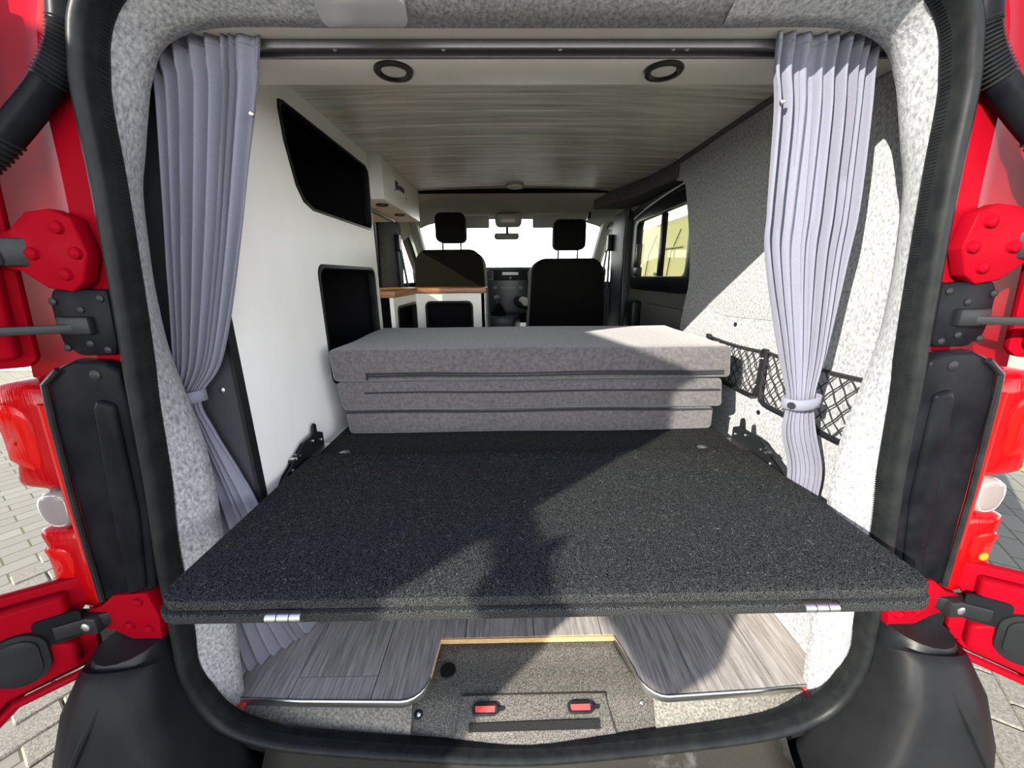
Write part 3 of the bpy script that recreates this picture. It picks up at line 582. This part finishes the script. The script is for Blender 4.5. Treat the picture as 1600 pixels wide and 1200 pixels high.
# storage nets
def net(y0, y1, z0, z1, label):
    x = xw(-.2, 0)-.004; t = thing('storage_net', (x, (y0+y1)/2, z0), label, 'net', 'storage nets on the right wall')
    fpts = [(y1, z1), (y1-.003, z0+.03), (y1-.01, z0+.008), (y1-.03, z0), (y0+.03, z0), (y0+.01, z0+.008), (y0+.003, z0+.03), (y0, z1)]
    mb = MB(); fr = [(x-.006, a, b) for a, b in fpts]; mb.tube(fr, .007, 8); f = build('net_frame', mb, blackplastic, t)
    for p in ((y0, z1-.02), (y0+.004, z0+.04), (y1, z1-.02)): screw(f, (x-.013, *p), (-1, 0, 0), .003)
    build('top_cord', MB().tube([(x-.008, y0+(y1-y0)*i/8, z1-.006*math.sin(math.pi*i/8)) for i in range(9)], .0035, 6), netm, t)
    mb = MB(); pitch_ = .029; w = y1-y0; h = z1-z0; n = int((w+h)/pitch_)+2
    for k in range(-n, n):
        for sg in (1, -1):
            pts = []; 
            for i in range(25):
                v = i/24*h; yy = (k*pitch_*1.25+sg*v*.85) + (y0+w/2)
                if y0+.003 < yy < y1-.003: pts.append((x-.008-.0015*math.sin(i*.9+k)-.006*math.sin(math.pi*i/24), yy+.0012*math.sin(v*70+k*2), z0+.004+v*.96))
            if len(pts) > 2: mb.tube(pts, .0016, 5)
    build('netting', mb, netm, t)
    build('hook', MB().box(x-.012, x, y1-.004, y1+.014, z1-.008, z1+.006), blackplastic, t, bevel=.002)
net(1.072, 1.378, -.352, -.212, 'black storage net next to the cushions on the right wall'); net(.748, 1.062, -.360, -.210, 'black storage net behind the right curtain')

# cab seats, dash
def seat(x0, x1, y, zt, hx0, hx1, hz0, hz1, label):
    cx = (x0+x1)/2; t = thing('cab_seat', (cx, y+.2, -.97), label, 'seat', 'black cab seats')
    outl_ = rrect(x0, x1, -.60, zt, .085, 6); sh = [(cx+(a-cx)*(1-.14*max(0, (b+.25))/(zt+.25)), b) for a, b in outl_]
    build('backrest', MB().plate(sh, [], y, y+.10, lambda u, v, w: (u, w+.12*(v+.6)*.12, v)), seatm, t, bevel=.03, seg=3, angle=60)
    build('side_bolster', MB().plate([(cx+(a-cx)*1.06, b-.008) for a, b in sh], [], y+.055, y+.16, lambda u, v, w: (u, w+.12*(v+.6)*.12, v)), seatside, t, bevel=.04, seg=3, angle=60)
    build('seat_base', MB().box(x0+.02, x1-.02, y+.05, y+.55, -.75, -.55), seatm, t, bevel=.04, seg=3); build('pedestal', MB().box(x0+.06, x1-.06, y+.1, y+.5, -.97, -.75), blackplastic, t)
    hr = build('headrest', MB().plate(rrect(hx0, hx1, hz0, hz1, .035, 5), [], y+.02, y+.12, XZf), seatm, t, bevel=.025, seg=3, angle=60)
    for k in (.18, .8): build('headrest_post', MB().cyl((hx0+(hx1-hx0)*k, y+.08, zt-.05), (hx0+(hx1-hx0)*k, y+.075, hz0+.02), .006, 8), alu, t)
seat(-.585, -.115, 2.47, .162, -.425, -.243, .203, .372, 'black driver seat with headrest beyond the low white cabinet')
seat(.145, .672, 2.62, .112, .312, .520, .165, .350, 'black passenger seat with headrest beside the sliding door')
build_arm = [o for o in COL.objects if o.name == 'cab_seat.001'][0]
build('armrest', MB().tube([(.135, 2.72, -.19), (.10, 2.85, -.185), (.09, 3.0, -.18)], .035, 12), seatm, build_arm); build('armrest_cap', MB().tube([(.135, 2.70, -.17), (.115, 2.78, -.165)], .028, 12), beige_pl, build_arm)
db = thing('dashboard', (XC, 3.5, -.9), 'dark dashboard with radio panel between the seats', 'dashboard')
build('dash_top', MB().plate([(3.35, -.05), (3.32, .05), (3.38, .078), (3.86, .035), (3.86, -.4), (3.45, -.4)], [], -.78, .84, YZ(0)), dashm, db, bevel=.02, seg=3)
build('centre_stack', MB().plate(rrect(-.165, .235, -.30, .072, .03), [], 3.27, 3.40, XZf), dashpale, db, bevel=.012)
build('chrome_arc', MB().tube([(p.x, 3.262, p.y) for p in spline([(-.165, .03, 0), (-.13, .058, 0), (.03, .066, 0), (.20, .058, 0), (.235, .03, 0)], 5)], .005, 6), silver, db)
rp = build('radio', MB().box(-.10, .175, 3.258, 3.28, -.03, .05), dashm, db, bevel=.004); build('radio_knob', MB().cyl((.035, 3.262, -.012), (.035, 3.245, -.012), .010, 14), dashpale, rp); build('radio_display', MB().box(-.03, .10, 3.255, 3.262, .012, .035), M('display', (.05, .07, .08), .2), rp)
for x in (-.135, .205):
    v = build('air_vent', MB().plate(rrect(x-.028, x+.028, -.025, .045, .008), [rrect(x-.022, x+.022, -.019, .039, .006)], 3.255, 3.275, XZf), alu, db, bevel=.001)
    for k in range(4): build('slat', MB().box(x-.022, x+.022, 3.262, 3.268, -.012+k*.014, -.008+k*.014), dashpale, v)
for x in (-.09, .12): build('climate_knob', MB().tube([(x, 3.275, -.09), (x, 3.255, -.09), (x, 3.25, -.09)], .02, 18, radii=[.02, .02, .012]), alu, db)
build('climate_trim', MB().box(-.05, .08, 3.264, 3.272, -.093, -.087), alu, db)
gl = thing('gear_lever', (-.06, 3.15, -.35), 'black gear lever with grey knob between the seats', 'gear lever')
build('console', MB().plate([(-.16, 3.0), (.06, 3.0), (.12, 3.28), (-.18, 3.28)], [], -.42, -.30, XYf), dashpale, gl, bevel=.02); build('gaiter', MB().tube([(-.06, 3.14, -.30), (-.062, 3.13, -.25), (-.065, 3.12, -.20)], .05, 14, radii=[.06, .04, .014]), seatm, gl)
build('stick', MB().cyl((-.065, 3.12, -.21), (-.07, 3.09, -.17), .008, 8), alu, gl); build('knob', MB().tube([(-.07, 3.09, -.18), (-.071, 3.085, -.165), (-.072, 3.08, -.15), (-.072, 3.078, -.142)], .024, 14, radii=[.014, .026, .024, .008]), alu, gl)
rm = thing('rear_view_mirror', (.012, 3.08, .26), 'small rear view mirror hanging from the windscreen', 'mirror')
build('mirror_housing', MB().plate(rrect(-.085, .10, .268, .312, .018), [], 3.06, 3.085, XZf), blackplastic, rm, bevel=.006); build('mirror_glass', MB().plate(rrect(-.078, .093, .274, .306, .014), [], 3.057, 3.0605, XZf), M('mirror_face', (.32, .32, .30), .08, metal=1.), rm); build('mirror_stalk', MB().cyl((.012, 3.075, .305), (.012, 3.13, .36), .010, 10), blackplastic, rm)
for s, x, y in ((-1, -.735, 2.78), (1, .745, 2.90)):
    t = thing('seat_belt', (x, y, -.4), 'black seat belt on the %s door pillar' % ('left' if s < 0 else 'right'), 'seat belt', 'front seat belts')
    build('belt_anchor', MB().box(x-.02, x+.02, y-.025, y+.025, .17, .28), blackplastic, t, bevel=.008); build('webbing', MB().obox((x, y+.01, -.11), (1, 0, 0), (0, 1, .02), (0, -.02, 1), .003, .022, .29), netm, t); build('webbing', MB().obox((x-s*.06, y-.02, -.11), (1, 0, 0), (0, 1, 0), (s*.12, 0, 1), .003, .022, .29), netm, t)

# ---------------------------------------------------------------- outside of the opening: hinges, check straps, lamps, bumper, doors
def outside(s):
    side = 'left' if s < 0 else 'right'
    X = lambda h: XC+s*h
    X2 = lambda h: XC+s*(h-.045)
    def pl(pts): return [(X(a), b) for a, b in pts]
    # hinge arms
    for which, zc_, hh, pts, bolts in (
        ('upper', .04, .79, [(.672, .088), (.70, .10), (.735, .096), (.765, .072), (.80, .060), (.80, .020), (.765, .012), (.735, -.012), (.70, -.018), (.68, -.004), (.662, .036)], ((.692, .074), (.676, .038), (.70, .008), (.74, .038))),
        ('lower', -.64, .85, [(.735, -.58), (.80, -.585), (.83, -.61), (.86, -.62), (.86, -.655), (.82, -.668), (.79, -.69), (.735, -.695), (.725, -.64)], ((.755, -.60), (.75, -.665), (.785, -.655)))):
        P = pl(pts); P = P if s > 0 else P[::-1]
        t = build('door_hinge', MB().plate(P, [], .612, .636, XZf), red, body, bevel=.007, seg=3)
        for a, b in bolts:
            k = build('bolt', MB().tube([(X(a), .613, b), (X(a), .607, b), (X(a), .605, b)], .011, 14, radii=[.010, .008, .005]), red, t)
        a = hh; build('pivot_block', MB().box(min(X(a-.02), X(a+.035)), max(X(a-.02), X(a+.035)), .594, .624, zc_-.020, zc_+.018), blackplastic, t, bevel=.006); screw(t, (X(a), .594, zc_), (0, -1, 0), .009)
    # check strap plate
    t = thing('door_check', (X(.69), .60, -.11), 'black door check plate and rod beside the %s seal' % side, 'door check', 'door checks')
    P = [(X(a), b) for a, b in ((.652, -.015), (.735, -.012), (.745, -.03), (.748, -.07), (.745, -.10), (.725, -.118), (.668, -.118), (.66, -.10))]
    build('check_plate', MB().plate(P, [], .616, .638, XZf), glossblack, t, bevel=.006, seg=2)
    build('guide', MB().box(min(X(.685), X(.735)), max(X(.685), X(.735)), .606, .620, -.083, -.055), blackplastic, t, bevel=.004)
    build('check_rod', MB().obox((X(.83), .557, -.073), (s*.14, -.062, 0), (.062, s*.14, 0), (0, 0, 1), .13, .003, .0065), blackplastic, t, bevel=.001)
    for a, b in ((.665, -.028), (.738, -.032), (.70, -.045), (.738, -.104), (.70, -.098), (.675, -.108)): screw(t, (X(a), .616, b), (0, -1, 0), .006, blackplastic)
    # black trim beside the lamp
    t = thing('lamp_trim', (X(.75), .60, -.6), 'gloss black panel between the %s seal and tail lamp' % side, 'trim panel', 'black lamp surrounds')
    P = [(.672, -.145), (.69, -.128), (.74, -.125), (.765, -.135), (.792, -.155), (.80, -.21), (.815, -.40), (.828, -.60), (.80, -.615), (.755, -.60), (.722, -.575), (.69, -.40), (.675, -.22)]
    build('panel', MB().plate([(X(a), b) for a, b in P], [], .618, .645, XZf), glossblack, t, bevel=.008, seg=3)
    rp_ = [(.69, -.20), (.715, -.19), (.725, -.205), (.75, -.40), (.772, -.585), (.735, -.57), (.705, -.40)]
    build('raised_rib', MB().plate([(X(a), b) for a, b in rp_], [], .610, .622, XZf), glossblack, t, bevel=.008, seg=3)
    screw(t, (X(.71), .618, -.15), (0, -1, 0), .009, blackplastic)
    build('edge_lip', MB().tube([(X(a), .616, b) for a, b in ((.765, -.14), (.795, -.165), (.802, -.22), (.817, -.40), (.828, -.60))], .005, 8), rubber, t)
    # tail lamp
    t = thing('tail_lamp', (X2(.9), .6, -.62), 'red tail lamp cluster with clear middle lens, %s of the opening' % side, 'tail lamp', 'tail lamps')
    def lens(name, outline, y0, y1, bulge, mat, parent=t):
        c = (sum(p[0] for p in outline)/len(outline), sum(p[1] for p in outline)/len(outline)); rings_ = []
        sp_ = spline([(a, b, 0) for a, b in outline], 4, closed=True)
        yb_ = lambda a: y0+max(0, a-.955)*.9
        for k, d in ((1., y1-y0), (1., 0), (.97, -.45), (.88, -.8), (.6, -1.0), (.25, -1.05)):
            rings_.append([(X2(c[0]+(p.x-c[0])*k), yb_(p.x)+(d if d >= 0 else d*bulge), c[1]+(p.y-c[1])*k) for p in sp_])
        return build(name, MB().loft(rings_, closed=True, cap=True), mat, parent, angle=50)
    build('housing', MB().plate([(X2(a), b) for a, b in ((.845, -.175), (.90, -.16), (.97, -.19), (.975, -.36), (.93, -.40), (.95, -.44), (.97, -.58), (.92, -.625), (.87, -.61))], [], .652, .70, XZf), lens_red, t, bevel=.012)
    up_ = lens('upper_lens', [(.85, -.19), (.885, -.165), (.94, -.17), (.985, -.20), (.985, -.30), (.975, -.345), (.93, -.362), (.875, -.355), (.862, -.27)], .634, .68, .013, lens_red)
    lens('inner_reflector', [(.895, -.21), (.955, -.205), (.965, -.29), (.90, -.325)], .627, .634, .008, lens_red2, up_)
    build('light_bar', MB().tube([(X2(a), .626, b) for a, b in ((.858, -.20), (.868, -.36), (.88, -.60))], .012, 10), lens_red2, t)
    cl_ = lens('clear_lens', [(.885, -.372), (.925, -.372), (.94, -.40), (.93, -.435), (.90, -.44), (.885, -.42)], .632, .68, .012, lens_clear)
    build('lens_rim', MB().tube([(X2(p.x), .624, p.y) for p in spline([(.89, -.378, 0), (.925, -.378, 0), (.935, -.40, 0), (.926, -.43, 0), (.902, -.434, 0), (.89, -.415, 0)], 3, closed=True)], .0025, 5, closed=True), lens_white, cl_)
    lo_ = lens('lower_lens', [(.875, -.455), (.92, -.447), (.965, -.452), (.985, -.49), (.975, -.56), (.945, -.61), (.90, -.63), (.882, -.60), (.876, -.52)], .634, .68, .013, lens_red)
    lens('inner_reflector', [(.905, -.49), (.955, -.485), (.962, -.545), (.92, -.575)], .627, .634, .008, lens_red2, lo_)
    if s > 0: build('bulb', MB().tube([(X2(.935), .620, -.535), (X2(.935), .617, -.535), (X2(.935), .616, -.535)], .008, 12, radii=[.009, .008, .003]), amber, lo_)  # amber disc painting the sunlit orange glow inside the right lower lens
    # bumper corner
    t = thing('bumper_corner', (X(.8), .5, -1.5), 'black plastic bumper corner below the %s tail lamp' % side, 'bumper', 'rear bumper corners')
    secs = [(-.705, [(.735, .60), (.76, .575), (.82, .575), (.86, .60), (.86, .66), (.735, .64)]), (-.73, [(.73, .575), (.755, .545), (.83, .545), (.875, .575), (.885, .70), (.73, .64)]),
            (-.80, [(.725, .555), (.745, .52), (.85, .515), (.905, .55), (.925, .78), (.725, .64)]), (-.90, [(.70, .54), (.71, .50), (.87, .49), (.93, .53), (.955, .85), (.70, .64)]),
            (-1.02, [(.655, .535), (.66, .485), (.87, .47), (.945, .515), (.97, .85), (.655, .64)]), (-1.15, [(.60, .53), (.60, .47), (.86, .455), (.945, .50), (.975, .85), (.60, .64)]), (-1.35, [(.60, .54), (.60, .49), (.84, .47), (.92, .52), (.95, .85), (.60, .64)])]
    rings_ = []
    for z, P in secs: rings_.append([(X(a), b, z) for a, b in P])
    c = build('corner_shell', MB().loft(rings_, closed=True, cap=True), bumperm, t, bevel=.018, seg=3, angle=50)
    build('crease', MB().tube([(X(a), b, z) for a, b, z in ((.79, .55, -.74), (.82, .512, -.81), (.862, .487, -.90), (.866, .468, -1.02), (.856, .453, -1.15))], .006, 8), bumperm, t)
    build('step_pad', MB().tube([(X(.79), .61, -.69), (X(.79), .61, -.715), (X(.79), .60, -.73)], .06, 18, radii=[.055, .062, .07]), blackplastic, t)
    # conduit between pillar and door
    t = thing('cable_conduit', (X(.7), .58, .15), 'black ribbed cable conduit at the top of the %s pillar' % side, 'conduit', 'ribbed cable conduits')
    base = [(a-.018, b+.005, c) for a, b, c in ((.615, .625, .49), (.622, .622, .40), (.630, .620, .335), (.645, .618, .295), (.672, .615, .258), (.712, .608, .215), (.755, .598, .172), (.80, .585, .135), (.85, .57, .11))]
    sp_ = spline([(X(a), b, c) for a, b, c in base], 16); L = len(sp_)
    def seg(a, b, fn): i0, i1 = int(a*L), min(L-1, int(b*L)); return sp_[i0:i1+1], [fn(i) for i in range(i1-i0+1)]
    for nm, a, b, fn in (('top_sleeve', 0, .28, lambda i: .0185), ('bellows', .27, .50, lambda i: .0165+.0035*(i % 2)), ('sleeve', .49, .70, lambda i: .018), ('bellows', .69, .97, lambda i: .016+.0045*(i % 2))):
        pth, rad = seg(a, b, fn); build(nm, MB().tube(pth, .026, 16, radii=rad), glossblack if 'sleeve' in nm else rubber, t, angle=70)
    if s < 0:
        k = build('connector', MB().obox((X(.722), .585, .305), (.35*s, 0, 1), (0, 1, 0), (1, 0, -.35*s), .05, .012, .018), blackplastic, t, bevel=.005)
        for d in (-.008, .010): build('wire', MB().tube([(X(.722+d), .585, .33), (X(.745+d), .582, .22), (X(.77+d), .575, .13), (X(.83+d), .56, .09)], .003, 6), netm, k)
    # rear door, folded back
    hx_ = lambda z: .775+(.05-z)*.105
    d = Vector((.866*s, -.5, 0)); nrm = Vector((-.5*s, -.866, 0))         # along the door, out of its inner face
    f = lambda u, v, w: Vector((X(hx_(v)), .605, v))+d*u+nrm*w
    t = thing('door_%d' % (1 if s < 0 else 2), f(.3, -1.1, 0), 'red %s rear door folded back from the opening' % side, 'door', kind='structure')
    out = [(.012, .40), (.0, .30), (.0, -.125), (.01, -.137), (.19, -.137), (.20, -.15), (.205, -.53), (.19, -.548), (.012, -.548), (.006, -.56), (.006, -.60), (.03, -.64), (.03, -.655), (.008, -.67), (.008, -.735), (.02, -.752), (.12, -.775), (.20, -.86), (.26, -1.0), (.31, -1.10), (.68, -1.13), (.69, .40), (.66, .44), (.05, .43)]
    hole = rrect(.16, .60, -.02, .34, .05)
    build('outer_panel', MB().plate(out, [hole], -.045, -.025, f), red, t, bevel=.006)
    inn = [(.016, .37), (.012, .10), (.012, -.12), (.20, -.122), (.222, -.16), (.225, -.52), (.20, -.565), (.03, -.565), (.03, -.61), (.06, -.635), (.06, -.66), (.03, -.675), (.03, -.73), (.13, -.755), (.22, -.86), (.29, -1.0), (.34, -1.07), (.65, -1.09), (.66, .38), (.64, .41), (.05, .40)]
    build('inner_panel', MB().plate(inn, [hole], -.026, .0, f), red, t, bevel=.008, seg=3)
    build('window_pane', MB().plate(rrect(.15, .61, -.03, .35, .05), [], -.037, -.033, f), darkglass, t)
    build('rubber_plug', MB().plate(rrect(.06, .135, -.725, -.615, .036, 7), [], -.002, .008, f), rubber, t, bevel=.004); build('plug_face', MB().plate(rrect(.07, .125, -.715, -.625, .026, 7), [], .006, .011, f), blackplastic, t, bevel=.003)
    build('hinge_recess', MB().plate(rrect(.012, .075, -.66, -.60, .008), [], -.002, .003, f), blackint, t); build('hinge_leaf', MB().plate([(-.06, -.625), (.05, -.62), (.05, -.65), (-.06, -.655)], [], -.008, .008, f), blackplastic, t, bevel=.003)
    build('hinge_leaf', MB().plate([(-.04, .06), (.06, .06), (.06, .02), (-.04, .02)], [], -.008, .008, f), blackplastic, t, bevel=.003)
    build('bottom_flange', MB().tube([f(a, b, -.002) for a, b in ((.01, -.745), (.12, -.767), (.2, -.85), (.27, -1.0))], .008, 8), red, t)
    build('latch', MB().plate(rrect(.62, .66, -.1, 0, .008), [], -.002, .02, f), blackplastic, t, bevel=.004)
outside(-1); outside(1)

# bumper centre
bc = thing('rear_bumper', (XC, .5, -1.45), 'black rear bumper with worn step under the opening', 'bumper')
mb = MB(); n = 20; Xs = [-.553+1.182*i/n for i in range(n+1)]; zt = lambda x: -1.086+.055*(abs(x-XC)/.5)**1.6
mb.loft([[(x, .632, zt(x)) for x in Xs], [(x, .622, zt(x)-.006) for x in Xs], [(x, .60, zt(x)-.03) for x in Xs], [(x, .43, -1.145) for x in Xs], [(x, .405, -1.17) for x in Xs], [(x, .40, -1.40) for x in Xs]], closed=False)
build('step', mb, worn, bc, solid=.006)

# ---------------------------------------------------------------- surroundings
nv = thing('parked_van', (2.9, 5, -1.6), 'cream panel van parked alongside, seen through the side window', 'van')
sec = [(2.30, -1.25), (2.24, -.9), (2.22, -.3), (2.25, .2), (2.38, .7), (2.55, .82), (3.6, .82), (3.8, .2), (3.85, -1.25)]
build('body', MB().loft([[(x, y, z) for x, z in sec] for y in (2.3, 8.0)], closed=True, cap=True), vanwhite, nv, bevel=.04, seg=3)
for y in (5.55, 6.4): build('panel_seam', MB().tube([(2.29, y, -1.1), (2.222, y-.02, -.4), (2.226, y-.04, 0), (2.25, y-.06, .3), (2.35, y-.08, .6)], .006, 6), darklam, nv)
build('door_handle', MB().box(2.20, 2.23, 5.75, 5.95, -.0, .04), blackplastic, nv, bevel=.01); build('fuel_lock', MB().box(2.21, 2.23, 5.80, 5.86, -.10, -.06), blackplastic, nv, bevel=.006)
build('moulding', MB().tube([(2.27, 5.2, .36), (2.275, 5.9, .37), (2.28, 6.1, .42), (2.30, 6.2, .5)], .012, 6), vanwhite, nv)
for y in (3.0, 7.2):
    wv = build('wheel', MB().tube([(2.30, y, -1.28), (2.33, y, -1.28), (2.52, y, -1.28)], .32, 24, radii=[.30, .32, .32]), rubber, nv); build('hub', MB().tube([(2.295, y, -1.28), (2.32, y, -1.28)], .19, 20), alu, wv)
hs = thing('house', (-9, 7, -1.6), 'pale house clad in horizontal boards, far left behind the van', 'house')
build('house_wall', MB().box(-14, -5.6, 7.0, 9, -1.6, 4.5), siding, hs)
for k in range(20): build('siding_board', MB().obox((-9.8, 6.985, -1.3+k*.3), (1, 0, 0), (0, 1, .07), (0, -.07, 1), 4.2, .012, .148), siding, hs)
build('house_roof', MB().plate([(6.4, 4.4), (8.0, 5.8), (9.6, 4.4)], [], -14.3, -5.3, YZ(0)), darklam, hs)
# pier added behind the viewer, shaped to shade the left half of the bed
blocker = thing('sun_blocker', (-2.8, -1.6, -1.6), 'added unseen pier behind the viewer', 'blocker', kind='structure')
build('blocker_body', MB().plate([(-3.55, -1.6), (-2.60, -1.6), (-2.565, .45), (-2.555, .62), (-2.438, .80), (-2.436, 1.24), (-2.43, 1.36), (-2.367, 1.412), (-2.49, 1.458), (-3.06, 1.735), (-3.55, 1.98)], [], -1.65, -1.6, XZf), blockerm, blocker)
build('blob_silhouette', MB().plate([(-2.45, .99), (-2.437, .99), (-2.319, .928), (-2.272, .908), (-2.255, .918), (-2.249, .895), (-2.182, .857), (-2.11, .80), (-2.05, .66), (-2.00, .50), (-2.08, .45), (-2.20, .49), (-2.32, .55), (-2.44, .60), (-2.47, .66), (-2.36, .70), (-2.24, .79), (-2.303, .867), (-2.40, .918), (-2.45, .93)], [], -1.63, -1.61, XZf), blockerm, blocker)  # added flat silhouette, shaped to cast the blob shadow on the bed

# lift everything from eye-height coordinates onto the ground
for o in COL.objects:
    if o.parent is None and o.type in ('EMPTY', 'MESH'): o.location.z += H
    if 'abs' in o: del o['abs']
